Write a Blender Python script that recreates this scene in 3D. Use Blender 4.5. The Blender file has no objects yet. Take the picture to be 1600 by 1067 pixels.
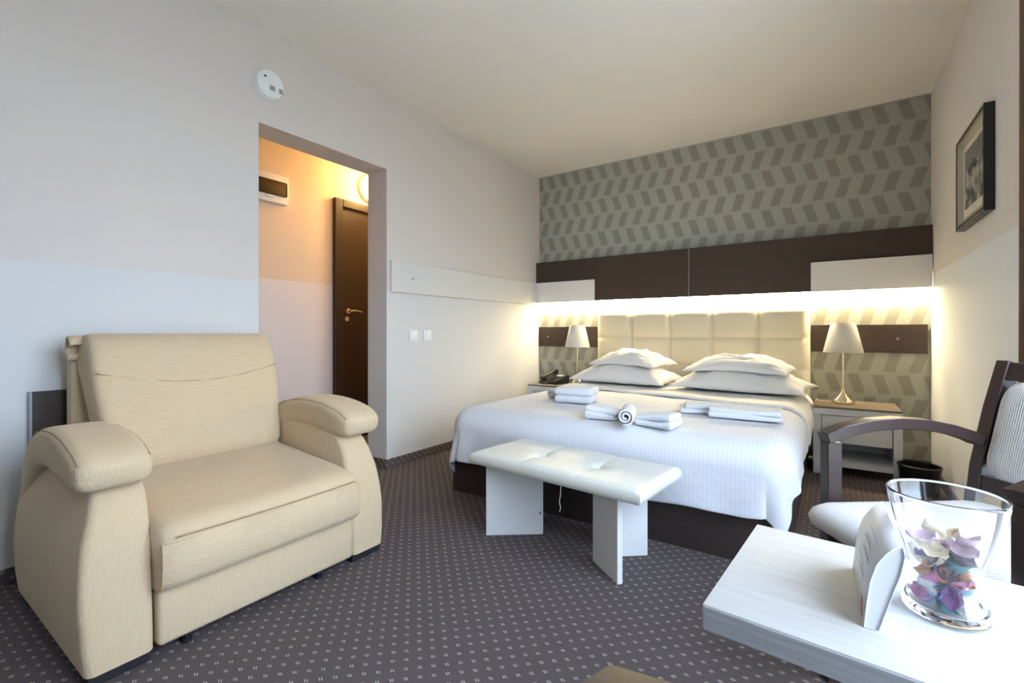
import bpy, bmesh, math, random
from math import sin, cos, pi, radians, hypot, atan2, sqrt
from mathutils import Vector, Matrix, noise

random.seed(7)
SC = bpy.context.scene
COL = SC.collection

# ------------------------------------------------------------------ camera
F_PX = 729.0
YAW = math.atan2(498.0, F_PX)
CAM = Vector((2.569, -4.282, 0.952))
cd = bpy.data.cameras.new('camera')
cam = bpy.data.objects.new('camera', cd)
COL.objects.link(cam)
cd.sensor_width = 36.0
cd.lens = 36.0 * F_PX / 1600.0
cd.shift_y = -14.5 / 1600.0
cd.clip_start = 0.01
cam.location = CAM
cam.rotation_euler = (pi / 2, 0, YAW)
SC.camera = cam

# ------------------------------------------------------------------ world, light, exposure
W = bpy.data.worlds.new('sky'); SC.world = W; W.use_nodes = True
nt = W.node_tree; nt.nodes.clear()
out = nt.nodes.new('ShaderNodeOutputWorld'); bg = nt.nodes.new('ShaderNodeBackground')
tc = nt.nodes.new('ShaderNodeTexCoord'); sx = nt.nodes.new('ShaderNodeSeparateXYZ')
rp = nt.nodes.new('ShaderNodeValToRGB')
nt.links.new(tc.outputs['Generated'], sx.inputs[0])
mr = nt.nodes.new('ShaderNodeMapRange'); mr.inputs[1].default_value = -1; mr.inputs[2].default_value = 1
nt.links.new(sx.outputs[2], mr.inputs[0]); nt.links.new(mr.outputs[0], rp.inputs[0])
e = rp.color_ramp.elements
e[0].position = 0.46; e[0].color = (0.26, 0.27, 0.28, 1)
e[1].position = 0.53; e[1].color = (0.68, 0.815, 1.0, 1)
nt.links.new(rp.outputs[0], bg.inputs[0]); bg.inputs[1].default_value = 9.6
nt.links.new(bg.outputs[0], out.inputs[0])

# sampling portal in the balcony window opening (adds no light of its own)
pl = bpy.data.lights.new('window_portal', 'AREA'); pl.shape = 'RECTANGLE'
pl.size = 1.72; pl.size_y = 2.3; pl.cycles.is_portal = True
po = bpy.data.objects.new('window_portal', pl); COL.objects.link(po)
po.location = (3.40, -3.285, 1.2); po.rotation_euler = (pi/2, 0, pi/2)

SC.view_settings.view_transform = 'Standard'
SC.view_settings.look = 'None'
SC.view_settings.gamma = 1.0
SC.view_settings.use_curve_mapping = False
SC.view_settings.exposure = 0.74

# ------------------------------------------------------------------ materials
MATS = {}
def srgb(r, g, b):
    f = lambda c: (c/255/12.92 if c/255 <= .04045 else ((c/255+.055)/1.055)**2.4)
    return (f(r), f(g), f(b), 1)

class NT:
    def __init__(s, m): s.t = m.node_tree; s.b = s.t.nodes['Principled BSDF']
    def n(s, ty, **kw):
        o = s.t.nodes.new('ShaderNode' + ty)
        for k, v in kw.items(): setattr(o, k, v)
        return o
    def l(s, a, b): s.t.links.new(a, b)
    def math(s, op, a, b=None, c=None):
        o = s.n('Math', operation=op)
        for i, v in enumerate((a, b, c)):
            if v is None: continue
            if isinstance(v, (int, float)): o.inputs[i].default_value = v
            else: s.l(v, o.inputs[i])
        return o.outputs[0]
    def mix(s, fac, a, b):
        o = s.n('Mix', data_type='RGBA')
        for i, v in ((0, fac), (6, a), (7, b)):
            if isinstance(v, (int, float, tuple)): o.inputs[i].default_value = v
            else: s.l(v, o.inputs[i])
        return o.outputs[2]

def mat(name, col, rough=.6, metal=0, noise_s=0, noise_amt=.06, bump=0, bump_s=None, stretch=None, spec=.5, sheen=0):
    m = bpy.data.materials.new(name); m.use_nodes = True
    k = NT(m); b = k.b
    b.inputs['Roughness'].default_value = rough; b.inputs['Metallic'].default_value = metal
    b.inputs['Specular IOR Level'].default_value = spec
    if sheen: b.inputs['Sheen Weight'].default_value = sheen
    b.inputs['Base Color'].default_value = col
    if noise_s or bump:
        tcn = k.n('TexCoord'); mp = k.n('Mapping')
        k.l(tcn.outputs['Object'], mp.inputs[0])
        if stretch: mp.inputs['Scale'].default_value = stretch
    if noise_s:
        n = k.n('TexNoise'); n.inputs['Scale'].default_value = noise_s; n.inputs['Detail'].default_value = 4
        k.l(mp.outputs[0], n.inputs['Vector'])
        d = tuple(max(0, c*(1-noise_amt*2)) for c in col[:3]) + (1,)
        li = tuple(min(1, c*(1+noise_amt*2)) for c in col[:3]) + (1,)
        k.l(k.mix(n.outputs['Fac'], d, li), b.inputs['Base Color'])
    if bump:
        n2 = k.n('TexNoise'); n2.inputs['Scale'].default_value = bump_s or 80; n2.inputs['Detail'].default_value = 3
        k.l(mp.outputs[0], n2.inputs['Vector'])
        bp = k.n('Bump'); bp.inputs['Strength'].default_value = bump; bp.inputs['Distance'].default_value = .01
        k.l(n2.outputs['Fac'], bp.inputs['Height']); k.l(bp.outputs[0], b.inputs['Normal'])
    MATS[name] = m
    return m

def wall_paint(name, upper, lower, zline):
    m = bpy.data.materials.new(name); m.use_nodes = True; k = NT(m)
    g = k.n('NewGeometry'); s = k.n('SeparateXYZ'); k.l(g.outputs['Position'], s.inputs[0])
    nz = k.n('TexNoise'); nz.inputs['Scale'].default_value = 3; k.l(g.outputs['Position'], nz.inputs['Vector'])
    wob = k.math('MULTIPLY_ADD', nz.outputs['Fac'], .012, s.outputs[2])
    st = k.math('GREATER_THAN', wob, zline)
    k.l(k.mix(st, lower, upper), k.b.inputs['Base Color'])
    k.b.inputs['Roughness'].default_value = .75; k.b.inputs['Specular IOR Level'].default_value = .25
    n2 = k.n('TexNoise'); n2.inputs['Scale'].default_value = 180; k.l(g.outputs['Position'], n2.inputs['Vector'])
    bp = k.n('Bump'); bp.inputs['Strength'].default_value = .06; bp.inputs['Distance'].default_value = .004
    k.l(n2.outputs['Fac'], bp.inputs['Height']); k.l(bp.outputs[0], k.b.inputs['Normal'])
    return m

M_WALL = wall_paint('wall_paint', srgb(216, 208, 202), srgb(214, 213, 212), 1.236)
M_WALLR = wall_paint('wall_paint_right', srgb(230, 224, 218), srgb(236, 239, 243), 1.35)
M_HALL = wall_paint('hall_paint', srgb(226, 208, 186), srgb(228, 222, 220), 1.37)
M_CEIL = mat('ceiling_paint', srgb(242, 236, 226), .85, spec=.2, bump=.05, bump_s=150)
M_WHITE = mat('white_lacquer', srgb(226, 224, 222), .45)
M_WHITEB = mat('white_board', srgb(216, 214, 211), .5)
M_WHITEW = mat('white_woodgrain', srgb(226, 226, 226), .42, noise_s=14, noise_amt=.03, stretch=(1, 1, 12), bump=.05, bump_s=30)
M_DARK = mat('dark_wood_laminate', srgb(66, 54, 48), .55, spec=.3, noise_s=10, noise_amt=.1, stretch=(1, 1, 14), bump=.06, bump_s=40)
M_BASEW = mat('bed_base_laminate', srgb(58, 47, 44), .45, noise_s=8, noise_amt=.1, stretch=(1, 1, 14))
M_DOOR = mat('door_wood', srgb(50, 33, 21), .45, noise_s=8, noise_amt=.15, stretch=(14, 14, 1))
M_NTOP = mat('nightstand_top', srgb(112, 98, 86), .5, noise_s=8, noise_amt=.1, stretch=(1, 10, 1))
M_CHAIRW = mat('chair_wood', srgb(52, 38, 36), .28, noise_s=12, noise_amt=.15, stretch=(10, 2, 10))
M_PAD = mat('cream_leatherette', srgb(205, 198, 178), .42, bump=.08, bump_s=220)
M_BENCHPAD = mat('white_leatherette', srgb(222, 222, 214), .4, bump=.08, bump_s=220)
M_SHADE = mat('lamp_shade', srgb(236, 230, 216), .8, bump=.05, bump_s=200)
M_BRASS = mat('brushed_brass', srgb(214, 204, 180), .22, 1)
M_STEEL = mat('steel', srgb(170, 170, 170), .3, 1)
M_BLACK = mat('black_plastic', srgb(22, 22, 22), .35)
M_BLACK2 = mat('black_rubber', srgb(26, 26, 30), .6)
M_PLASTIC = mat('white_plastic', srgb(238, 238, 236), .35)
M_GREYP = mat('grey_plastic', srgb(150, 152, 156), .5)
M_CORD = mat('thread', srgb(225, 220, 205), .8)
M_CURT = mat('brown_curtain', srgb(120, 92, 70), .9, noise_s=40, noise_amt=.08)
M_FRAMEW = mat('window_frame_white', srgb(235, 235, 235), .4)
M_SEAM = mat('seam_thread', srgb(158, 134, 104), .9)
M_BEIGE = mat('beige_chenille', srgb(204, 181, 149), .95, noise_s=75, noise_amt=.055, stretch=(2.4, .35, 2.4), bump=.3, bump_s=110, spec=.1, sheen=.15)
M_BEIGEV = mat('beige_chenille_upright', srgb(204, 181, 149), .95, noise_s=75, noise_amt=.055, stretch=(2.4, 2.4, .35), bump=.3, bump_s=110, spec=.1, sheen=.15)
M_TOWEL = mat('white_terry', srgb(230, 232, 236), .95, bump=.35, bump_s=350, spec=.1)
M_PILLOW = mat('white_cotton', srgb(234, 232, 229), .85, bump=.12, bump_s=60, spec=.15)
M_FRAMEB = mat('black_frame', srgb(20, 20, 22), .35)
M_SILVER = mat('champagne_frame', srgb(176, 168, 148), .35, .4)
M_MAT = mat('passepartout', srgb(214, 208, 196), .8)
M_CARD = mat('card_paper', srgb(222, 224, 228), .5)
M_RED = mat('red_print', srgb(190, 60, 40), .6)
M_INK = mat('pale_ink', srgb(196, 200, 208), .7)
M_BROWNGL = mat('fuse_window', srgb(70, 50, 28), .15)
M_BOUNCE = mat('bounce_slab_pale', srgb(238, 234, 226), .7, noise_s=6)  # bright finish of the added slab that bounces daylight to the ceiling
M_GROUND = mat('outside_paving', srgb(150, 148, 140), .9, noise_s=4)

def carpet():
    m = bpy.data.materials.new('carpet'); m.use_nodes = True; k = NT(m)
    g = k.n('TexCoord'); mp = k.n('Mapping'); k.l(g.outputs['Object'], mp.inputs[0])
    s = k.n('SeparateXYZ'); k.l(mp.outputs[0], s.inputs[0])
    hx = k.n('TexNoise'); hx.inputs['Scale'].default_value = 60; k.l(mp.outputs[0], hx.inputs['Vector'])
    P = .0275*2; Q = .0265*2
    X = k.math('DIVIDE', k.math('ADD', k.math('ADD', s.outputs[0], s.outputs[2]), -.010), P)
    Y = k.math('DIVIDE', k.math('ADD', s.outputs[1], -.004), Q)
    def motif(ox, oy):
        fx = k.math('SUBTRACT', k.math('FRACT', k.math('ADD', X, ox)), .5)
        fy = k.math('SUBTRACT', k.math('FRACT', k.math('ADD', Y, oy)), .5)
        dx = k.math('MULTIPLY', fx, P); dy = k.math('MULTIPLY', fy, Q)
        # local axes: along the dash (0.88,-0.47), across (0.47,0.88)
        al = k.math('ADD', k.math('MULTIPLY', dx, .88), k.math('MULTIPLY', dy, -.47))
        ac = k.math('ADD', k.math('MULTIPLY', dx, .47), k.math('MULTIPLY', dy, .88))
        # two dashes either side of the centre, sheared
        al2 = k.math('ADD', al, k.math('MULTIPLY', ac, -.35))
        inl = k.math('LESS_THAN', k.math('ABSOLUTE', al2), .0058)
        d = k.math('ABSOLUTE', k.math('SUBTRACT', k.math('ABSOLUTE', ac), .0030))
        return k.math('MULTIPLY', inl, k.math('LESS_THAN', d, .0015))
    mot = k.math('MAXIMUM', motif(0, 0), motif(.5, .5))
    big = k.n('TexNoise'); big.inputs['Scale'].default_value = 260; big.inputs['Detail'].default_value = 3; k.l(mp.outputs[0], big.inputs['Vector'])
    base = k.mix(big.outputs['Fac'], srgb(78, 70, 71), srgb(110, 100, 100))
    fac = k.math('MULTIPLY', mot, k.math('ADD', k.math('MULTIPLY', hx.outputs['Fac'], .9), .35))
    k.l(k.mix(fac, base, srgb(190, 182, 174)), k.b.inputs['Base Color'])
    k.b.inputs['Roughness'].default_value = .95; k.b.inputs['Specular IOR Level'].default_value = .1
    bp = k.n('Bump'); bp.inputs['Strength'].default_value = .4; bp.inputs['Distance'].default_value = .004
    k.l(big.outputs['Fac'], bp.inputs['Height']); k.l(bp.outputs[0], k.b.inputs['Normal'])
    return m
M_CARPET = carpet()

def wallpaper():
    m = bpy.data.materials.new('wallpaper'); m.use_nodes = True; k = NT(m)
    g = k.n('NewGeometry'); s = k.n('SeparateXYZ'); k.l(g.outputs['Position'], s.inputs[0])
    u = k.math('DIVIDE', s.outputs[0], .143)
    v = k.math('DIVIDE', k.math('SUBTRACT', s.outputs[2], 2.6), .162)
    row = k.math('FLOOR', v); fv = k.math('SUBTRACT', k.math('FRACT', v), .5)
    par = k.math('FLOORED_MODULO', row, 2.0)
    dr = k.math('MULTIPLY_ADD', par, 2.0, -1.0)
    # S-shaped slant
    sl = k.math('SINE', k.math('MULTIPLY', fv, 3.0))
    sh = k.math('MULTIPLY', k.math('MULTIPLY', sl, dr), .13)
    uu = k.math('ADD', k.math('ADD', u, sh), k.math('MULTIPLY', par, .45))
    fu = k.math('ABSOLUTE', k.math('SUBTRACT', k.math('FRACT', uu), .5))
    def ss(x, lo, hi):
        r = k.n('MapRange', interpolation_type='SMOOTHSTEP'); k.l(x, r.inputs[0]); r.inputs[1].default_value = lo; r.inputs[2].default_value = hi
        return r.outputs[0]
    dx = k.math('SUBTRACT', 1.0, ss(fu, .19, .27))
    dz = k.math('SUBTRACT', 1.0, ss(k.math('ABSOLUTE', fv), .36, .48))
    dark = k.math('MULTIPLY', dx, dz)
    st = k.math('SINE', k.math('MULTIPLY', uu, 2*pi*9))
    stz = k.math('MULTIPLY', k.math('MULTIPLY_ADD', st, .5, .5), k.math('SUBTRACT', 1.0, dark))
    nz = k.n('TexNoise'); nz.inputs['Scale'].default_value = 6; k.l(g.outputs['Position'], nz.inputs['Vector'])
    light = k.mix(stz, srgb(160, 161, 150), srgb(180, 181, 171))
    c = k.mix(dark, light, srgb(146, 144, 133))
    k.l(c, k.b.inputs['Base Color'])
    k.b.inputs['Roughness'].default_value = .6; k.b.inputs['Specular IOR Level'].default_value = .3
    return m
M_PAPER = wallpaper()

def stripes():
    m = bpy.data.materials.new('satin_stripe_cotton'); m.use_nodes = True; k = NT(m)
    uv = k.n('UVMap'); s = k.n('SeparateXYZ'); k.l(uv.outputs[0], s.inputs[0])
    f = k.math('FRACT', k.math('DIVIDE', s.outputs[0], .018))
    b = k.math('GREATER_THAN', f, .5)
    k.l(k.mix(b, srgb(224, 226, 232), srgb(219, 221, 228)), k.b.inputs['Base Color'])
    k.l(k.math('MULTIPLY_ADD', b, -.12, .72), k.b.inputs['Roughness'])
    k.b.inputs['Specular IOR Level'].default_value = .25
    n = k.n('TexNoise'); n.inputs['Scale'].default_value = 14; n.inputs['Detail'].default_value = 4
    tcn = k.n('TexCoord'); k.l(tcn.outputs['Object'], n.inputs['Vector'])
    bp = k.n('Bump'); bp.inputs['Strength'].default_value = .25; bp.inputs['Distance'].default_value = .015
    k.l(n.outputs['Fac'], bp.inputs['Height']); k.l(bp.outputs[0], k.b.inputs['Normal'])
    return m
M_DUVET = stripes()

def ribbed(name, c1, c2, axis, period):
    m = bpy.data.materials.new(name); m.use_nodes = True; k = NT(m)
    g = k.n('TexCoord'); s = k.n('SeparateXYZ'); k.l(g.outputs['Object'], s.inputs[0])
    w = k.math('SINE', k.math('MULTIPLY', s.outputs[axis], 2*pi/period))
    h = k.math('MULTIPLY_ADD', w, .5, .5)
    n = k.n('TexNoise'); n.inputs['Scale'].default_value = 160; k.l(g.outputs['Object'], n.inputs['Vector'])
    f = k.math('MULTIPLY', h, k.math('ADD', n.outputs['Fac'], .4))
    k.l(k.mix(f, c1, c2), k.b.inputs['Base Color']); k.b.inputs['Roughness'].default_value = .9
    k.b.inputs['Specular IOR Level'].default_value = .15
    bp = k.n('Bump'); bp.inputs['Strength'].default_value = .5; bp.inputs['Distance'].default_value = .003
    k.l(f, bp.inputs['Height']); k.l(bp.outputs[0], k.b.inputs['Normal'])
    return m
M_SEATF = ribbed('grey_rib_fabric', srgb(196, 193, 193), srgb(226, 222, 220), 1, .0055)

def tabletop():
    m = bpy.data.materials.new('bleached_oak'); m.use_nodes = True; k = NT(m)
    g = k.n('TexCoord'); mp = k.n('Mapping'); k.l(g.outputs['Object'], mp.inputs[0]); mp.inputs['Scale'].default_value = (3, 40, 120)
    n = k.n('TexNoise'); n.inputs['Scale'].default_value = 2.2; n.inputs['Detail'].default_value = 6; k.l(mp.outputs[0], n.inputs['Vector'])
    k.l(k.mix(n.outputs['Fac'], srgb(178, 177, 176), srgb(208, 207, 206)), k.b.inputs['Base Color'])
    k.b.inputs['Roughness'].default_value = .45
    bp = k.n('Bump'); bp.inputs['Strength'].default_value = .12; bp.inputs['Distance'].default_value = .002
    k.l(n.outputs['Fac'], bp.inputs['Height']); k.l(bp.outputs[0], k.b.inputs['Normal'])
    return m
M_TABLE = tabletop()

M_EDGE = mat('shaded_edge_grain', srgb(156, 157, 160), .5, noise_s=9, noise_amt=.16, stretch=(1, 1, 26), bump=.1, bump_s=30)  # streaky table edge grain, greyed to paint in the shade of its front
def photo_mat():
    m = bpy.data.materials.new('sepia_photo_print'); m.use_nodes = True; k = NT(m)
    g = k.n('NewGeometry'); s = k.n('SeparateXYZ'); k.l(g.outputs['Position'], s.inputs[0])
    n = k.n('TexNoise'); n.inputs['Scale'].default_value = 14; n.inputs['Detail'].default_value = 3; k.l(g.outputs['Position'], n.inputs['Vector'])
    r = k.n('ValToRGB'); r.color_ramp.elements[0].position = .38; r.color_ramp.elements[1].position = .6
    r.color_ramp.elements[0].color = srgb(58, 54, 50); r.color_ramp.elements[1].color = srgb(190, 182, 170)
    k.l(n.outputs['Fac'], r.inputs[0])
    top = k.math('GREATER_THAN', k.math('MULTIPLY_ADD', n.outputs['Fac'], .1, s.outputs[2]), 1.81)
    k.l(k.mix(top, r.outputs[0], srgb(128, 124, 120)), k.b.inputs['Base Color']); k.b.inputs['Roughness'].default_value = .12
    return m
M_PHOTO = photo_mat()

def emis(name, col, st):
    m = bpy.data.materials.new(name); m.use_nodes = True; k = NT(m)
    k.b.inputs['Base Color'].default_value = col
    k.b.inputs['Emission Color'].default_value = col; k.b.inputs['Emission Strength'].default_value = st
    return m
M_LED = emis('warm_led', (1.0, .82, .50, 1), 82)
M_GLOBE = emis('opal_lamp_glass', (1.0, .70, .30, 1), 9)

def glassmat(name, rough=0.0):
    m = bpy.data.materials.new(name); m.use_nodes = True; k = NT(m)
    k.b.inputs['Base Color'].default_value = (1, 1, 1, 1); k.b.inputs['Roughness'].default_value = rough
    k.b.inputs['Transmission Weight'].default_value = 1; k.b.inputs['IOR'].default_value = 1.47
    return m
M_GLASS = glassmat('clear_glass')
def panemat():
    m = bpy.data.materials.new('window_glass'); m.use_nodes = True; t = m.node_tree; t.nodes.clear()
    o = t.nodes.new('ShaderNodeOutputMaterial'); mx = t.nodes.new('ShaderNodeMixShader')
    tr = t.nodes.new('ShaderNodeBsdfTransparent'); gl = t.nodes.new('ShaderNodeBsdfGlossy'); lw = t.nodes.new('ShaderNodeLayerWeight'); pw = t.nodes.new('ShaderNodeMath'); fr = t.nodes.new('ShaderNodeMath')
    gl.inputs['Roughness'].default_value = 0; pw.operation = 'POWER'; pw.inputs[1].default_value = 5; fr.operation = 'MULTIPLY_ADD'; fr.inputs[1].default_value = .9; fr.inputs[2].default_value = .04; t.links.new(lw.outputs['Facing'], pw.inputs[0]); t.links.new(pw.outputs[0], fr.inputs[0]); tr.inputs[0].default_value = (.95, .97, .98, 1)
    t.links.new(fr.outputs[0], mx.inputs[0]); t.links.new(tr.outputs[0], mx.inputs[1]); t.links.new(gl.outputs[0], mx.inputs[2]); t.links.new(mx.outputs[0], o.inputs[0])
    return m
M_PANE = panemat()

# ------------------------------------------------------------------ helpers
def tag(o, label=None, cat=None, group=None, kind=None):
    if label: o['label'] = label
    if cat: o['category'] = cat
    if group: o['group'] = group
    if kind: o['kind'] = kind
    return o

def empty(name, loc, rz=0):
    o = bpy.data.objects.new(name, None); COL.objects.link(o)
    o.location = loc; o.rotation_euler = (0, 0, rz); o.empty_display_size = .05
    return o

def obj(name, bm, m, parent=None, smooth=None, loc=None, rz=None):
    me = bpy.data.meshes.new(name)
    bmesh.ops.recalc_face_normals(bm, faces=bm.faces[:])
    bm.to_mesh(me); bm.free()
    if smooth is True:
        for p in me.polygons: p.use_smooth = True
    elif smooth:
        for p in me.polygons: p.use_smooth = True
        me.set_sharp_from_angle(angle=radians(smooth))
    me.materials.append(m)
    o = bpy.data.objects.new(name, me); COL.objects.link(o)
    if parent: o.parent = parent
    if loc is not None: o.location = loc
    if rz is not None: o.rotation_euler = (0, 0, rz)
    return o

def box(x0, x1, y0, y1, z0, z1, bev=0, seg=2, bm=None):
    b = bmesh.new()
    bmesh.ops.create_cube(b, size=1)
    for v in b.verts:
        v.co = Vector((x0+(v.co.x+.5)*(x1-x0), y0+(v.co.y+.5)*(y1-y0), z0+(v.co.z+.5)*(z1-z0)))
    if bev: bmesh.ops.bevel(b, geom=b.edges[:], offset=bev, segments=seg, affect='EDGES', profile=.5)
    return merge(bm, b)

def merge(bm, b):
    if bm is None: return b
    tmp = bpy.data.meshes.new('tmp'); b.to_mesh(tmp); b.free(); bm.from_mesh(tmp); bpy.data.meshes.remove(tmp)
    return bm

def lathe(prof, seg=40, cap0=True, cap1=True, bm=None, center=(0, 0)):
    b = bmesh.new(); rings = []
    for r, z in prof:
        rings.append([b.verts.new((center[0]+r*cos(2*pi*i/seg), center[1]+r*sin(2*pi*i/seg), z)) for i in range(seg)])
    for a, c in zip(rings, rings[1:]):
        for i in range(seg):
            j = (i+1) % seg; b.faces.new((a[i], a[j], c[j], c[i]))
    if cap0: b.faces.new(rings[0][::-1])
    if cap1: b.faces.new(rings[-1])
    return merge(bm, b)

def loft(rings, closed=True, cap=True, bm=None):
    b = bmesh.new(); vs = [[b.verts.new(p) for p in r] for r in rings]
    n = len(vs[0])
    for a, c in zip(vs, vs[1:]):
        for i in range(n if closed else n-1):
            j = (i+1) % n; b.faces.new((a[i], a[j], c[j], c[i]))
    if cap and closed:
        b.faces.new(vs[0][::-1]); b.faces.new(vs[-1])
    return merge(bm, b)

def tube(pts, r, seg=8, bm=None, cap=True):
    pts = [Vector(p) for p in pts]; rings = []
    for i, p in enumerate(pts):
        t = (pts[min(i+1, len(pts)-1)] - pts[max(i-1, 0)]).normalized()
        up = Vector((0, 0, 1)) if abs(t.z) < .9 else Vector((0, 1, 0))
        a = t.cross(up).normalized(); c = a.cross(t)
        rr = r[i] if isinstance(r, (list, tuple)) else r
        rings.append([p + a*cos(2*pi*k/seg)*rr + c*sin(2*pi*k/seg)*rr for k in range(seg)])
    return loft(rings, True, cap, bm)

def prism(poly, axis, a, b_, bm=None):
    """extrude a 2-D polygon along an axis ('x': poly is (y,z); 'y': (x,z); 'z': (x,y))"""
    f = {'x': lambda p, t: (t, p[0], p[1]), 'y': lambda p, t: (p[0], t, p[1]), 'z': lambda p, t: (p[0], p[1], t)}[axis]
    return loft([[f(p, a) for p in poly], [f(p, b_) for p in poly]], True, True, bm)

def rrect(x0, x1, y0, y1, r, n=5):
    pts = []
    r = min(r, (x1-x0)/2*.99, (y1-y0)/2*.99)
    for cx, cy, a0 in ((x1-r, y1-r, 0), (x0+r, y1-r, 90), (x0+r, y0+r, 180), (x1-r, y0+r, 270)):
        for i in range(n):
            a = radians(a0 + 90*i/(n-1)); pts.append((cx+r*cos(a), cy+r*sin(a)))
    return pts

def interp(tab, x):
    for (a, va), (b, vb) in zip(tab, tab[1:]):
        if x <= b: 
            t = max(0, min(1, (x-a)/(b-a))); return va+(vb-va)*t
    return tab[-1][1]

def copy_tree(o, parent=None):
    c = o.copy(); COL.objects.link(c)
    if parent: c.parent = parent
    for ch in [q for q in bpy.data.objects if q.parent == o]:
        copy_tree(ch, c)
    return c

def nz(x, y, z=0, s=1): return noise.noise(Vector((x*s, y*s, z*s)))

# ------------------------------------------------------------------ the room
RW = 3.14; H = 2.6; YF = -5.7
def struct(name, bm, m, parent=None, smooth=None):
    o = obj(name, bm, m, parent, smooth)
    if not parent: o['kind'] = 'structure'
    return o

struct('floor', box(-1.1, RW+.25, YF, .02, -.06, 0), M_CARPET)
struct('ceiling', box(-.2, RW+.25, YF, .15, H, H+.1), M_CEIL)
# left wall with the hall opening y -2.964..-2.079, top 2.095
b = box(-.2, 0, YF, -2.964, 0, H); box(-.2, 0, -2.079, .15, 0, H, bm=b); box(-.2, 0, -2.964, -2.079, 2.095, H, bm=b)
struct('wall_left', b, M_WALL)
b = box(0, RW, 0, .15, 0, H); struct('wall_back', b, M_PAPER)
# right wall with the floor-length balcony window y -4.65..-2.05, z .06..2.35
WY0, WY1, WZ0, WZ1 = -4.15, -2.42, .04, 2.38
b = box(RW, RW+.25, WY1, .15, 0, H); box(RW, RW+.25, YF, WY0, 0, H, bm=b)
box(RW, RW+.25, WY0, WY1, WZ1, H, bm=b); box(RW, RW+.25, WY0, WY1, 0, WZ0, bm=b)
struct('wall_right', b, M_WALLR)
struct('wall_front', box(-.2, RW+.25, YF-.15, YF, 0, H), M_WALL)

# hall behind the opening
struct('wall_hall', box(-1.1, -1.0, -4.2, -.2, 0, 2.55), M_HALL)
b = box(-1.1, -.2, -4.3, -4.2, 0, 2.55); box(-1.1, -.2, -.2, -.1, 0, 2.55, bm=b); struct('wall_hall_ends', b, M_HALL)
struct('ceiling_hall', box(-1.1, -.2, -4.3, -.1, 2.5, 2.56), M_HALL)

# baseboards of carpet
struct('baseboard_left', box(0, .012, YF, -2.964, 0, .06), M_CARPET)
b = box(0, .012, -2.079, 0, 0, .06); box(-.2, .012, -2.091, -2.079, 0, .06, bm=b)
struct('baseboard_corner', b, M_CARPET)
struct('baseboard_back', box(.012, RW-.012, -.012, 0, 0, .06), M_CARPET)
struct('baseboard_right', box(RW-.012, RW, WY1, 0, 0, .06), M_CARPET)
struct('baseboard_hall', box(-1.0, -.988, -4.2, -1.83, 0, .06), M_CARPET)

# balcony window in the right wall
win = empty('window_1', (3.32, (WY0+WY1)/2, 0)); win['kind'] = 'structure'
wy0, wy1 = WY0-win.location.y, WY1-win.location.y
b = box(-.03, .03, wy0, wy1, WZ0, WZ0+.07, .004); box(-.03, .03, wy0, wy1, WZ1-.07, WZ1, .004, bm=b)
box(-.03, .03, wy0, wy0+.07, WZ0, WZ1, .004, bm=b); box(-.03, .03, wy1-.07, wy1, WZ0, WZ1, .004, bm=b)
obj('window_frame', b, M_FRAMEW, win)
for t in (1/2,):
    yy = wy0+(wy1-wy0)*t
    obj('mullion', box(-.035, .035, yy-.05, yy+.05, WZ0+.07, WZ1-.07, .004), M_FRAMEW, win)
for i in range(2):
    a = wy0+(wy1-wy0)*i/2; c = wy0+(wy1-wy0)*(i+1)/2
    obj('pane', box(-.004, .004, a+.05, c-.05, WZ0+.07, WZ1-.07), M_PANE, win)

# hall door
DW = -1.0
door = empty('door_1', (DW, -1.36, 0)); door['kind'] = 'structure'
b = box(0, .045, -.46, -.385, 0, 2.12, .006); box(0, .045, .385, .46, 0, 2.12, .006, bm=b); box(0, .045, -.385, .385, 2.05, 2.12, .006, bm=b)
obj('door_frame', b, M_DOOR, door)
b = box(.0, .02, -.385, .385, .005, 2.05)
leaf = obj('door_leaf', b, M_DOOR, door)
b = lathe([(.024, 0), (.024, .008), (.01, .012), (.01, .045)], 16)
bmesh.ops.rotate(b, verts=b.verts, cent=(0, 0, 0), matrix=Matrix.Rotation(pi/2, 3, 'Y'))
tube([(.042, 0, 0), (.045, .03, .004), (.042, .08, 0), (.038, .12, -.006)], [.009, .009, .008, .006], 8, b)
obj('handle', b, M_BRASS, leaf, 40, (.02, -.315, 1.14))
b = lathe([(.022, 0), (.022, .008), (.006, .01)], 16)
bmesh.ops.rotate(b, verts=b.verts, cent=(0, 0, 0), matrix=Matrix.Rotation(pi/2, 3, 'Y'))
obj('keyhole_plate', b, M_BRASS, leaf, 40, (.02, -.33, 1.07))

# hall lamp over the door
hl = empty('wall_lamp', (DW, -1.425, 2.285))
tag(hl, 'round opal wall lamp glowing above the brown hall door', 'lamp')
b = lathe([(.128, 0), (.128, .025), (.124, .03)], 40); bmesh.ops.rotate(b, verts=b.verts, cent=(0, 0, 0), matrix=Matrix.Rotation(pi/2, 3, 'Y'))
obj('base_plate', b, M_PLASTIC, hl, 40)
b = lathe([(.12, .03), (.118, .05), (.107, .075), (.085, .092), (.05, .102), (.01, .106)], 40); bmesh.ops.rotate(b, verts=b.verts, cent=(0, 0, 0), matrix=Matrix.Rotation(pi/2, 3, 'Y'))
obj('opal_cover', b, M_GLOBE, hl, True)
ld = bpy.data.lights.new('hall_bulb', 'POINT'); ld.energy = 17; ld.color = (1, .64, .24); ld.shadow_soft_size = .08
lo = bpy.data.objects.new('hall_bulb', ld); COL.objects.link(lo); lo.location = (DW+.22, -1.425, 2.27)

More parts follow.
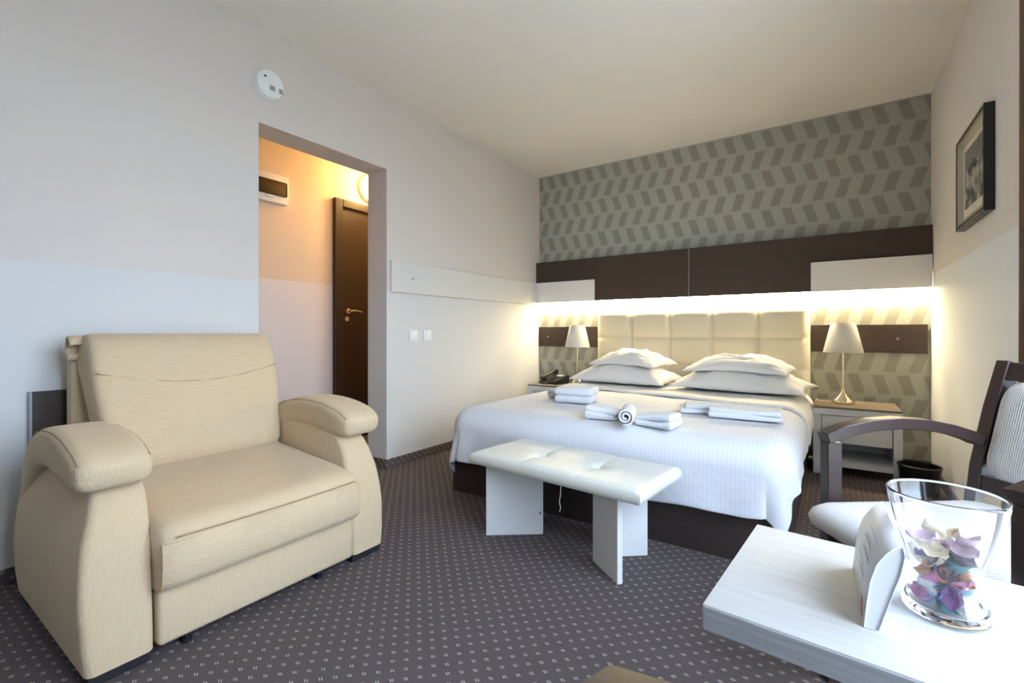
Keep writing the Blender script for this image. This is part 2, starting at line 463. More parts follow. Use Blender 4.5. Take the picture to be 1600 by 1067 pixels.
# fuse box in the hall
fb = empty('fuse_box', (DW, -2.39, 2.06)); tag(fb, 'white fuse box with smoked window on hall wall', 'fuse box')
obj('housing', box(0, .04, -.165, .155, -.11, .11, .008), M_PLASTIC, fb, 30)
obj('smoked_cover', box(.04, .052, -.135, .135, -.056, .056, .012), M_BROWNGL, fb, 30)
obj('latch', box(.04, .056, -.03, .03, -.078, -.062, .004), M_PLASTIC, fb, 30)

# ------------------------------------------------------------------ headboard wall
hb = empty('headboard_panelling', (0, 0, 1.26))
tag(hb, 'long dark brown wall panelling above the bed with warm light strip', 'wall panel')
Z0, Z1 = 0, .42
obj('board', box(.004, 1.549, -.078, -.05, Z0, Z1, .0015, 1), M_DARK, hb)
obj('board', box(1.555, 3.137, -.078, -.05, Z0, Z1, .0015, 1), M_DARK, hb)
obj('joint_strip', box(1.549, 1.555, -.076, -.05, Z0, Z1), M_STEEL, hb)
obj('white_panel', box(.004, .674, -.098, -.0785, Z0-.004, .205, .0015, 1), M_WHITE, hb)
obj('white_panel', box(2.445, 3.135, -.098, -.0785, Z0-.004, .218, .0015, 1), M_WHITE, hb)
obj('mounting_rail', box(.03, 3.10, -.05, 0, .10, .13), M_DARK, hb)
b = box(.02, 3.12, -.048, -.010, -.002, .006); box(3.122, 3.136, -.05, -.012, -.002, .10, bm=b)
tag(obj('light_strip', b, M_LED, hb), 'warm white light strip')

def strip(x0, x1, lab):
    o = empty('wall_board', ((x0+x1)/2, 0, .906)); tag(o, lab, 'wall panel', 'narrow dark boards either side of the padded headboard')
    w = (x1-x0)/2
    obj('board', box(-w, w, -.022, 0, -.101, .101, .0015, 1), M_DARK, o)
    b = lathe([(.008, 0), (.008, .003)], 12); bmesh.ops.rotate(b, verts=b.verts, cent=(0, 0, 0), matrix=Matrix.Rotation(pi/2, 3, 'X'))
    obj('screw_cap', b, M_STEEL, o, None, (-w+.11 if x0 < 1 else w-.16, -.022, 0))
strip(.004, .685, 'narrow dark wall board behind the lamp next to the telephone')
strip(2.444, 3.12, 'narrow dark wall board behind the lamp near the framed picture')

# padded headboard
ph = empty('padded_headboard', (1.565, -.014, .12)); tag(ph, 'cream leatherette tufted headboard behind the pillows', 'headboard')
PX0, PX1, PZ0, PZ1 = -.875, .875, 0, 1.03
nx, nzz = 100, 60
cw = .35; chh = .2425
b = bmesh.new(); front = []
for j in range(nzz+1):
    rowv = []
    for i in range(nx+1):
        x = PX0+(PX1-PX0)*i/nx; z = PZ0+(PZ1-PZ0)*j/nzz
        fx = ((x-PX0)/cw) % 1; fz = ((PZ1-z)/chh) % 1
        ex = min(fx, 1-fx)*cw; ez = min(fz, 1-fz)*chh
        inx = .001 < (x-PX0) < PX1-PX0-.001; 
        edge = min(x-PX0, PX1-x, PZ1-z, .2)
        h = .028*(1-math.exp(-ex/.020))*(1-math.exp(-ez/.020)*.8) + .014*(1-math.exp(-hypot(ex, ez)/.03))
        rim = 1-math.exp(-edge/.014)
        y = -.03 - .034*rim + (0 if edge < .03 else 0) - h*rim + .022*rim
        rowv.append(b.verts.new((x, y, z)))
    front.append(rowv)
for j in range(nzz):
    for i in range(nx):
        b.faces.new((front[j][i], front[j][i+1], front[j+1][i+1], front[j+1][i]))
# sides to the wall
per = [front[0][i] for i in range(nx+1)] + [front[j][nx] for j in range(1, nzz+1)] + [front[nzz][i] for i in range(nx-1, -1, -1)] + [front[j][0] for j in range(nzz-1, 0, -1)]
bk = [b.verts.new((v.co.x, 0, v.co.z)) for v in per]
for i in range(len(per)):
    j = (i+1) % len(per); b.faces.new((per[i], per[j], bk[j], bk[i]))
obj('upholstery', b, M_PAD, ph, 50)
for r in (1, 2):
    for c in range(1, 5):
        bb = lathe([(.011, 0), (.010, .005), (.005, .008), (.001, .009)], 12); bmesh.ops.rotate(bb, verts=bb.verts, cent=(0, 0, 0), matrix=Matrix.Rotation(pi/2, 3, 'X'))
        obj('button', bb, M_PAD, ph, True, (PX0+cw*c, -.040, PZ1-chh*r))

# white board on the left wall, switches, detector, low dark board
wb = empty('white_wall_board', (0, -1.03, 1.35)); tag(wb, 'long white board fixed to the left wall', 'wall panel')
obj('board', box(0, .02, -1.02, 1.0, -.112, .112, .002, 1), M_WHITEB, wb)
b = lathe([(.006, 0), (.006, .002)], 10); bmesh.ops.rotate(b, verts=b.verts, cent=(0, 0, 0), matrix=Matrix.Rotation(pi/2, 3, 'Y'))
obj('screw_hole', b, M_BLACK, wb, None, (.02, -.82, -.003))
for yy, lab in ((-1.83, 'white light switch on the left wall nearer the doorway'), (-1.685, 'white light switch on the left wall nearer the bed')):
    s = empty('light_switch', (0, yy, .925)); tag(s, lab, 'switch', 'switches on the left wall')
    obj('frame', box(0, .010, -.041, .041, -.041, .041, .004), M_PLASTIC, s, 30)
    obj('rocker', box(.008, .015, -.028, .028, -.028, .028, .003), M_PLASTIC, s, 30)
sd = empty('smoke_detector', (0, -2.915, 2.313)); tag(sd, 'round white detector high on the wall above the doorway', 'detector')
def rotY(b): bmesh.ops.rotate(b, verts=b.verts, cent=(0, 0, 0), matrix=Matrix.Rotation(pi/2, 3, 'Y')); return b
obj('base', rotY(lathe([(.083, 0), (.083, .012), (.080, .016)], 48)), M_PLASTIC, sd, 40)
obj('cover', rotY(lathe([(.078, .016), (.078, .030), (.073, .037), (.062, .040), (.001, .041)], 48)), M_PLASTIC, sd, 40)
obj('indicator', rotY(lathe([(.006, .040), (.006, .043)], 12)), M_BLACK, sd, None, (0, -.035, .028))
for dy, w in ((.005, .014), (.048, .006), (.060, .004)):
    obj('vent', box(.040, .0425, dy-w, dy+w, -.036, -.010), M_GREYP, sd)
lb = empty('low_wall_board', (0, -3.47, .52)); tag(lb, 'dark wooden board on the wall behind the beige armchair', 'wall panel')
obj('board', box(0, .025, -.370, .375, -.2, .2, .001, 1), M_DARK, lb)
obj('edge_strip', box(0, .026, -.378, -.370, -.2, .2), M_GREYP, lb)

# framed picture on the right wall
pc = empty('framed_picture', (RW, -1.252, 1.697)); tag(pc, 'dark framed black and white photograph on the right wall', 'picture')
hy, hz, dp = .268, .228, .035
b = box(-dp, 0, -hy, -hy+.018, -hz, hz); box(-dp, 0, hy-.018, hy, -hz, hz, bm=b)
box(-dp, 0, -hy+.018, hy-.018, -hz, -hz+.018, bm=b); box(-dp, 0, -hy+.018, hy-.018, hz-.018, hz, bm=b)
obj('frame', b, M_FRAMEB, pc)
b = bmesh.new()
def ringframe(y0, z0, x0, y1, z1, x1, b):
    A = [b.verts.new((x0, s*y0, t*z0)) for s, t in ((-1, -1), (1, -1), (1, 1), (-1, 1))]
    B = [b.verts.new((x1, s*y1, t*z1)) for s, t in ((-1, -1), (1, -1), (1, 1), (-1, 1))]
    for i in range(4): b.faces.new((A[i], A[(i+1) % 4], B[(i+1) % 4], B[i]))
ringframe(hy, hz, -dp-.001, hy-.035, hz-.035, -dp+.004, b); ringframe(hy-.035, hz-.035, -dp+.004, hy-.045, hz-.045, -.012, b)
obj('inner_moulding', b, M_SILVER, pc)
obj('mount', box(-.012, -.008, -hy+.02, hy-.02, -hz+.02, hz-.02), M_MAT, pc)
obj('print', box(-.014, -.0125, -hy+.075, hy-.075, -hz+.095, hz-.075), M_PHOTO, pc)

# ------------------------------------------------------------------ curtain by the window
b = bmesh.new(); rows = []
cy0, cy1 = -2.31, -2.025
for j in range(13):
    z = .03+(2.5-.03)*j/12; row = []
    for i in range(61):
        t = i/60; y = cy0+(cy1-cy0)*t
        x = 3.103+.020*sin(t*2*pi*4.5+.3*sin(j*.4))+.006*nz(t*5, z)
        row.append(b.verts.new((x-3.06, y+2.20, z)))
    rows.append(row)
for a, c in zip(rows, rows[1:]):
    for i in range(60): b.faces.new((a[i], a[i+1], c[i+1], c[i]))
cu = empty('curtain', (3.06, -2.20, 0)); tag(cu, 'brown curtain gathered beside the window at the right edge', 'curtain')
o = obj('drape', b, M_CURT, cu, True); md = o.modifiers.new('t', 'SOLIDIFY'); md.thickness = .003
obj('curtain_rail', box(.03, .06, -2.2, .15, 2.5, 2.53, .004), M_FRAMEW, cu)

# ------------------------------------------------------------------ bed
bed = empty('double_bed', (1.555, -1.11, 0)); tag(bed, 'double bed with dark base and white mattress', 'bed')
BX, BY = 1.555, -1.11
X0, X1, Y0 = .68, 2.43, -2.15
def W2L(b, ox, oy, oz=0):
    bmesh.ops.translate(b, verts=b.verts, vec=(-ox, -oy, -oz)); return b
obj('front_panel', W2L(box(X0, X1, Y0, Y0+.025, 0, .30, .001, 1), BX, BY), M_BASEW, bed)
obj('side_panel', W2L(box(X0, X0+.025, Y0+.025, -.11, 0, .30, .001, 1), BX, BY), M_BASEW, bed)
obj('side_panel', W2L(box(X1-.025, X1, Y0+.025, -.11, 0, .30, .001, 1), BX, BY), M_BASEW, bed)
obj('corner_strip', W2L(box(X1-.003, X1+.003, Y0-.004, Y0+.004, 0, .30), BX, BY), M_STEEL, bed)
obj('mattress', W2L(box(X0+.03, X1-.03, Y0+.03, -.115, .22, .478, .04, 4), BX, BY), M_PILLOW, bed, 40)

def sheet(name, a0, a1, b0, b1f, T, R, na, nb, thick, wave, mat_, lab, cat, seed=0, ripple=1.0, hemvar=.012, rightdrop=0):
    """cloth lying on the mattress top and wrapping over its edges"""
    xi0, xi1, yi0 = X0+.095, X1-.095, Y0+.095
    bm = bmesh.new(); uvl = bm.loops.layers.uv.new('UVMap'); vv = []; uvs = {}
    for j in range(nb+1):
        row = []
        for i in range(na+1):
            ta, tb = i/na, j/nb
            a = a0+(a1-a0)*ta
            bb1 = b1f(a)
            bb = b0+(bb1-b0)*tb
            # uneven hem
            hv = hemvar*nz(a*3+seed, bb*3)*2
            xc = min(max(a, xi0), xi1); yc = max(bb, yi0)
            dx, dy = a-xc, bb-yc
            r = hypot(dx, dy)
            z = T; px, py = a, bb
            w = .007*nz(a*3.2+seed, bb*3.2)+.0035*nz(a*10, bb*10+seed)
            if r > 1e-6:
                ux, uy = dx/r, dy/r
                q = R*pi/2
                if r < q: an = r/R; outd = R*sin(an); drop = R*(1-cos(an)); hang = 0
                else: 
                    hang = (r-q); outd = R+.06*hang; drop = R+hang*(1+hv*6)
                # folds: along-edge coordinate
                sarc = xc*(1 if abs(uy) > .01 else 0)+yc*(1 if abs(ux) > .01 and abs(uy) < .99 else 0)+.35*atan2(uy, ux)
                hf = min(1, hang/.16)
                cor = min(1, 2*abs(ux*uy))
                f = wave*hf*(sin(sarc*9+2.2*nz(sarc*2+seed, 1))*.7+.5*nz(sarc*7+seed, 5)*2)*ripple
                f += cor*hf*.022*sin(atan2(uy, ux)*6+1)
                outd += f
                px, py = xc+ux*outd, yc+uy*outd; z = T-drop+w*.5
            else:
                z = T+w
            v = bm.verts.new((px, py, z)); row.append(v); uvs[v] = (a, bb)
        vv.append(row)
    for j in range(nb):
        for i in range(na):
            fc = bm.faces.new((vv[j][i], vv[j][i+1], vv[j+1][i+1], vv[j+1][i]))
            for lp in fc.loops: lp[uvl].uv = uvs[lp.vert]
    W2L(bm, BX, BY)
    o = obj(name, bm, mat_, None, True, (BX, BY, 0))
    md = o.modifiers.new('t', 'SOLIDIFY'); md.thickness = thick; md.offset = 1
    md2 = o.modifiers.new('s', 'SUBSURF'); md2.levels = 1; md2.render_levels = 1
    tag(o, lab, cat); return o

foldline = lambda a: -.78-.30*(a-.7)/1.75
duv = sheet('duvet', X0-.245, X1+.15, Y0-.262, lambda a: foldline(a)+.02, .489, .115, 150, 110, .012, .018, M_DUVET,
      'white striped duvet draped over the foot of the bed', 'duvet', 3)
# turned-back sheet under the pillows
tb = sheet('turned_sheet', X0-.10, X1+.16, -.16, lambda a: foldline(a)-.06,   .4995, .115, 90, 30, .022, .006, M_PILLOW,
      'turned-back white bed sheet under the four pillows', 'sheet', 9)

def pillow(name, w, d, h, loc, rz, lab, tilt=0, droop=.0, seed=0, plump=.4):
    bm = bmesh.new(); n = 36; top = []; bot = []
    for j in range(n+1):
        rt_, rb = [], []
        for i in range(n+1):
            u, v = -1+2*i/n, -1+2*j/n
            u = math.copysign(abs(u)**.85, u); v = math.copysign(abs(v)**.85, v)
            x = w/2*u*(1-.07*(1-v*v)); y = d/2*v*(1-.09*(1-u*u))
            ee = max(0, (1-u**2)*(1-v**2))
            th = h*(plump*ee**.38+(1-plump)*ee**.8)
            edge = ee**.3
            wr = .020*nz(u*1.8+seed, v*1.8, seed)+.012*nz(u*4.5+seed, v*4.5, 2)+.012*(1-abs(nz(u*3+seed, v*3, seed+7)))**6-.010*(1-abs(nz(u*2.3+seed, v*5, seed+3)))**8
            dz = -droop*(.65*u*u+.35*v*v)*h + .014*nz(u*3+seed*2, v*3)*(1-edge)
            rt_.append(bm.verts.new((x, y, th*.78+dz+wr*edge)))
            rb.append(rt_[-1] if i in (0, n) or j in (0, n) else bm.verts.new((x, y, -th*.25+dz)))
        top.append(rt_); bot.append(rb)
    for j in range(n):
        for i in range(n):
            bm.faces.new((top[j][i], top[j][i+1], top[j+1][i+1], top[j+1][i]))
            q = (bot[j][i], bot[j+1][i], bot[j+1][i+1], bot[j][i+1])
            bm.faces.new(q)
    o = obj(name, bm, M_PILLOW, None, True, loc, rz)
    o.rotation_euler = (tilt, 0, rz)
    tag(o, lab, 'pillow', 'pillows on the bed'); return o
pillow('pillow', .82, .50, .185, (1.14, -.49, .570), radians(-4), 'large white pillow lying under another, next to the telephone side', .03, .06, 1)
pillow('pillow', .60, .42, .115, (1.19, -.47, .715), radians(-10), 'smaller white pillow on top of the pile on the telephone side', .03, .30, 5, .75)
pillow('pillow', .90, .52, .175, (2.025, -.53, .570), radians(-6), 'large white pillow lying under another, on the window side', .03, .06, 9)
pillow('pillow', .70, .43, .105, (2.01, -.51, .703), radians(-3), 'smaller white pillow on top of the pile on the window side', .03, .32, 14, .75)

# ------------------------------------------------------------------ towels on the bed
TZ = .506
def slab(w, d, h, seed, bm=None, off=(0, 0, 0), rz=0):
    b = box(-w/2, w/2, -d/2, d/2, 0, h, min(h*.48, .024), 4)
    bmesh.ops.subdivide_edges(b, edges=[e_ for e_ in b.edges if e_.calc_length() > .04], cuts=6, use_grid_fill=True)
    for v in b.verts:
        v.co.z += .009*nz(v.co.x*9+seed, v.co.y*9) * (v.co.z > h*.3); v.co.x += .004*nz(v.co.y*12, v.co.z*30+seed); v.co.y += .004*nz(v.co.x*12+seed, v.co.z*30)
    bmesh.ops.rotate(b, verts=b.verts, cent=(0, 0, 0), matrix=Matrix.Rotation(rz, 3, 'Z'))
    bmesh.ops.translate(b, verts=b.verts, vec=off)
    return merge(bm, b)
def roll(L, R, turns=2.6, th=.009, seed=0, flat=1.0):
    """towel rolled up along local x"""
    N = int(turns*18); pts = []
    for i in range(N+1):
        a = i/18*2*pi; r = R-(R*.82)*(i/N)
        pts.append((r*cos(a-1.9), r*sin(a-1.9)*flat))
    b = bmesh.new(); rows = []
    M = 14
    for k in range(M+1):
        x = -L/2+L*k/M
        rows.append([b.verts.new((x+.004*nz(p[0]*30, p[1]*30, seed), p[0]*(1+.06*nz(x*9, i*.05, seed)), p[1]*(1+.06*nz(x*9+4, i*.05, seed)))) for i, p in enumerate(pts)])
    for a, c in zip(rows, rows[1:]):
        for i in range(N): b.faces.new((a[i], a[i+1], c[i+1], c[i]))
    return b
def towel(name, b, loc, rz, lab, group, sol=0):
    o = obj(name, b, M_TOWEL, None, 50 if not sol else True, loc, rz)
    if sol:
        md = o.modifiers.new('t', 'SOLIDIFY'); md.thickness = sol; md.offset = 0
    tag(o, lab, 'towel', group); return o
G = 'towels laid out on the bed'
b = slab(.25, .21, .050, 1); slab(.255, .205, .052, 2, b, (.0, .002, .045))
towel('folded_towel', b, (1.215, -1.56, TZ), radians(12), 'thick folded white towel on the side of the bed by the left wall', G)
towel('rolled_towel', roll(.16, .032, 2.2, seed=2), (1.045, -1.49, TZ+.037), radians(75), 'small rolled towel tucked beside the thick folded towel', G, .007)
b = slab(.17, .13, .036, 4); slab(.165, .125, .032, 5, b, (.004, .0, .032))
for v in b.verts: 
    t = max(0, (.085-v.co.x)/.17); v.co.z *= (.75+.45*t); v.co.y *= (.65+.45*t)
towel('folded_towel', b, (1.60, -2.02, TZ), radians(-2), 'fanned white towel end left of the roll at the bed foot', G)
b = slab(.20, .14, .034, 6); slab(.19, .13, .030, 7, b, (-.002, .0, .031))
for v in b.verts:
    t = max(0, (v.co.x+.10)/.20); v.co.z *= (.75+.4*t); v.co.y *= (.65+.45*t)
towel('folded_towel', b, (1.885, -2.055, TZ), radians(-6), 'fanned white towel end right of the roll at the bed foot', G)
towel('rolled_towel', roll(.20, .040, 2.2, seed=5), (1.738, -2.06, TZ+.044), radians(-74), 'upright-lying rolled white towel between two fanned towel ends', G, .009)
b = slab(.30, .20, .026, 8); slab(.26, .17, .024, 9, b, (.01, .0, .024))
towel('folded_towel', b, (2.00, -1.50, TZ), radians(14), 'flat folded white towel partly under another, nearer the bed middle', G)
b = slab(.34, .18, .028, 10); slab(.33, .175, .024, 11, b, (-.003, .0, .026))
towel('folded_towel', b, (2.205, -1.60, TZ+.004), radians(3), 'flat folded white towel overlapping its neighbour, nearest the chair', G)

# ------------------------------------------------------------------ nightstands
def nightstand(x0, lab, z=.455):
    w, d = .47, .42
    o = empty('nightstand', (x0+w/2, -.09-d/2, 0)); tag(o, lab, 'nightstand', 'white nightstands beside the bed')
    a, c = -w/2, w/2; y0, y1 = -d/2, d/2
    obj('table_top', box(a, c, y0-.002, y1, z-.012, z, .002, 1), M_NTOP, o)
    obj('top_frame', box(a, c, y0, y1, z-.055, z-.0125, .002, 1), M_WHITEW, o)
    for sx_ in (0, 1):
        for sy in (0, 1):
            lx = a if not sx_ else c-.045; ly = y0 if not sy else y1-.045
            obj('leg', box(lx, lx+.045, ly, ly+.045, 0, z-.056, .002, 1), M_WHITEW, o)
    obj('side_panel', box(a+.012, a+.03, y0+.046, y1-.046, .07, z-.056), M_WHITEW, o)
    obj('side_panel', box(c-.03, c-.012, y0+.046, y1-.046, .07, z-.056), M_WHITEW, o)
    obj('back_panel', box(a+.046, c-.046, y1-.02, y1-.006, .07, z-.056), M_WHITEW, o)
    obj('shelf', box(a+.03, c-.03, y0+.006, y1-.02, .06, .095), M_WHITEW, o)
    dr = obj('drawer', box(a+.049, c-.049, y0+.012, y0+.30, .215, z-.060, .002, 1), M_WHITE, o)
    return o
nightstand(.175, 'white nightstand carrying the telephone in the left corner')
nightstand(2.47, 'white nightstand with open shelf between bed and right wall')
NZ = .456
def lamp(x, y, lab, s=1.0):
    o = empty('table_lamp', (x, y, NZ)); tag(o, lab, 'lamp', 'table lamps on the nightstands')
    obj('base', lathe([(.066, 0), (.069, .006), (.067, .014), (.058, .018), (.056, .027), (.046, .034), (.043, .044), (.029, .052), (.025, .064), (.013, .076), (.011, .088), (.0055, .098)], 36), M_BRASS, o, 50)
    obj('stem', tube([(0, 0, .085), (0, 0, .40)], .0055, 10), M_BRASS, o, 40)
    z0, z1 = .355, .562
    b = bmesh.new(); seg = 40; R0, R1 = .118*s, .070*s
    rr = [[(R0*cos(2*pi*i/seg), R0*sin(2*pi*i/seg), z0) for i in range(seg)], [(R1*cos(2*pi*i/seg), R1*sin(2*pi*i/seg), z1) for i in range(seg)]]
    b = loft(rr, True, False)
    sh = obj('lamp_shade', b, M_SHADE, o, True); md = sh.modifiers.new('t', 'SOLIDIFY'); md.thickness = .002
    b = tube([(R1*.98*cos(t), R1*.98*sin(t), z1-.02) for t in (0, pi)], .0015, 6); tube([(R1*.98*cos(t), R1*.98*sin(t), z1-.02) for t in (pi/2, 3*pi/2)], .0015, 6, b)
    obj('shade_spider', b, M_STEEL, o)
    obj('bulb', lathe([(.012, .40), (.013, .43), (.028, .47), (.030, .49), (.022, .512), (.002, .52)], 20), M_PLASTIC, o, True)
    tube_pts = [(.06, 0, .004), (.02, .12, .003)]
    return o
lp1 = lamp(.590, -.29, 'brass-stemmed lamp with white shade next to the telephone')
lp2 = lamp(2.640, -.29, 'brass-stemmed lamp with white shade on the open-shelf nightstand')
obj('power_cord', tube([(-.066, 0, .005), (-.10, -.02, .012), (-.135, .0, .008), (-.155, .06, .004), (-.155, .14, .004)], .0028, 8), M_CORD, lp2, True)

# telephone
tp = empty('telephone', (.345, -.29, NZ), radians(-14)); tag(tp, 'black desk telephone with handset on the nightstand', 'telephone')
poly = [(-.10, 0), (.10, 0), (.10, .075), (.085, .08), (-.095, .03), (-.10, .02)]
b = prism([(p[0], p[1]) for p in poly], 'x', -.095, .105); bmesh.ops.bevel(b, geom=b.edges[:], offset=.005, segments=2, affect='EDGES')
obj('body', b, M_BLACK, tp, 35)
def onslope(y): return .03+(y+.095)/.18*.05
b = bmesh.new()
keys = [(x, y) for x in (.0, .026, .052) for y in (-.07, -.045, -.02, .005)]
for i, (x, y) in enumerate(keys):
    bb = box(x-.009, x+.009, y-.008, y+.008, onslope(y)-.004, onslope(y)+.006, .002, 1)
    obj('key', bb, M_BLACK2, tp)
bb = box(-.01, .075, .03, .07, -.002, .003)
bmesh.ops.rotate(bb, verts=bb.verts, cent=(.03, .05, 0), matrix=Matrix.Rotation(atan2(.05, .18), 3, 'X')); bmesh.ops.translate(bb, verts=bb.verts, vec=(0, 0, onslope(.05)))
obj('display', bb, M_GREYP, tp)
pts = [(-.066, -.105, .052), (-.066, -.085, .066), (-.066, -.03, .082), (-.066, .03, .102), (-.066, .085, .118), (-.066, .105, .114)]
b = loft([[Vector((p[0]+q[0], p[1], p[2]+q[1])) for q in rrect(-.022, .022, -.012, .012, .01, 4)] for p in pts])
for y, z in ((-.085, .05), (.085, .103)): box(-.09, -.042, y-.022, y+.022, z-.022, z+.014, .01, 3, bm=b)
obj('handset', b, M_BLACK, tp, 50)
cp = [(-.075+.02*sin(t*1.3), -.11-.012*sin(t*.9)-.012+.007*cos(t*9), .008+.006*sin(t*9)+.004) for t in [i*.1 for i in range(0, 60)]]
cp = [(-.085+i/60*.12, -.128+.007*cos(i*1.4), .010+.007*sin(i*1.4)) for i in range(61)]
obj('coiled_cord', tube(cp, .003, 6), M_BLACK, tp, True)

# ------------------------------------------------------------------ waste bin in the corner
wb2 = empty('waste_bin', (3.005, -.62, 0)); tag(wb2, 'black waste bin on the carpet between nightstand and right wall', 'bin')
obj('bucket', lathe([(.075, 0), (.085, .01), (.100, .15), (.102, .155), (.096, .155), (.083, .015)], 36, True, True), M_BLACK, wb2, 40)
obj('rim', lathe([(.097, .152), (.104, .154), (.105, .161), (.098, .163)], 36, False, False), M_BLACK, wb2, True)

# ------------------------------------------------------------------ bench at the foot of the bed
BCX, BCY, BR = 1.625, -2.455, radians(-5.9)
bn = empty('bench', (BCX, BCY, 0), BR); tag(bn, 'white padded bench with panel legs at the foot of the bed', 'bench')
L2, D2, ZB, ZT = .418, .195, .345, .400
nx, ny = 84, 40; b = bmesh.new(); rows = []
tufts = [(-.142, 0), (.142, 0)]
for j in range(ny+1):
    row = []
    for i in range(nx+1):
        x = -L2+2*L2*i/nx; y = -D2+2*D2*j/ny
        ed = min(x+L2, L2-x, y+D2, D2-y)
        z = ZT-.014*math.exp(-ed/.007)
        for tx, ty in tufts:
            r = hypot(x-tx, y-ty); z -= .026*math.exp(-r/.022)+.006*math.exp(-r/.05)*abs(sin(3*atan2(y-ty, x-tx)))
            z -= .006*math.exp(-abs(x-tx)/.008)*(1 if abs(y) > 0 else 1)
        row.append(b.verts.new((x, y, z+.002*nz(x*9, y*9))))
    rows.append(row)
for a, c in zip(rows, rows[1:]):
    for i in range(nx): b.faces.new((a[i], a[i+1], c[i+1], c[i]))
per = rows[0][:] + [r[-1] for r in rows[1:]] + rows[-1][-2::-1] + [r[0] for r in rows[-2:0:-1]]
l1 = [b.verts.new((v.co.x*1.008, v.co.y*1.015, ZB+.020)) for v in per]
l2 = [b.verts.new((v.co.x, v.co.y, ZB+.004)) for v in per]
l3 = [b.verts.new((v.co.x*.985, v.co.y*.97, ZB)) for v in per]
for A, B in ((per, l1), (l1, l2), (l2, l3)):
    for i in range(len(per)):
        j = (i+1) % len(per); b.faces.new((A[i], A[j], B[j], B[i]))
b.faces.new(l3)
obj('seat_cushion', b, M_BENCHPAD, bn, 50)
for tx, ty in tufts:
    obj('tuft_button', lathe([(.010, 0), (.009, .004), (.004, .007), (.001, .008)], 14), M_BENCHPAD, bn, True, (tx, ty, ZT-.030))
def panel(p, q, th=.022):
    p, q = Vector((*p, 0)), Vector((*q, 0)); d = (q-p).normalized(); n_ = Vector((-d.y, d.x, 0))*th/2
    c = [p-n_, q-n_, q+n_, p+n_]
    b = loft([[(v.x, v.y, 0) for v in c], [(v.x, v.y, ZB-.001) for v in c]])
    bmesh.ops.bevel(b, geom=b.edges[:], offset=.001, segments=1, affect='EDGES')
    return b, p, d, n_.normalized()
def bleg(p, q, screws=()):
    b, P, d, n_ = panel(p, q)
    o = obj('leg_panel', b, M_WHITEW, bn)
    for z in screws:
        s = tube([(0, 0, 0), (0, -.003, 0)], .006, 12)
        c = Vector((*q, 0))-d*.014-n_*.011
        so = obj('screw', s, M_STEEL, o, None, (c.x, c.y, z)); so.rotation_euler = (0, 0, atan2(d.y, d.x))
bleg((-.385, -.122), (-.190, .062), (.10, .28))
bleg((-.36, .155), (-.215, .075))
bleg((.135, -.012), (.300, -.112))
bleg((.150, .055), (.275, .180))
obj('loose_thread', tube([(.085, -.19, ZB+.01), (.087, -.197, .31), (.083, -.199, .285), (.089, -.198, .262), (.085, -.199, .248)], .0012, 6), M_CORD, bn)

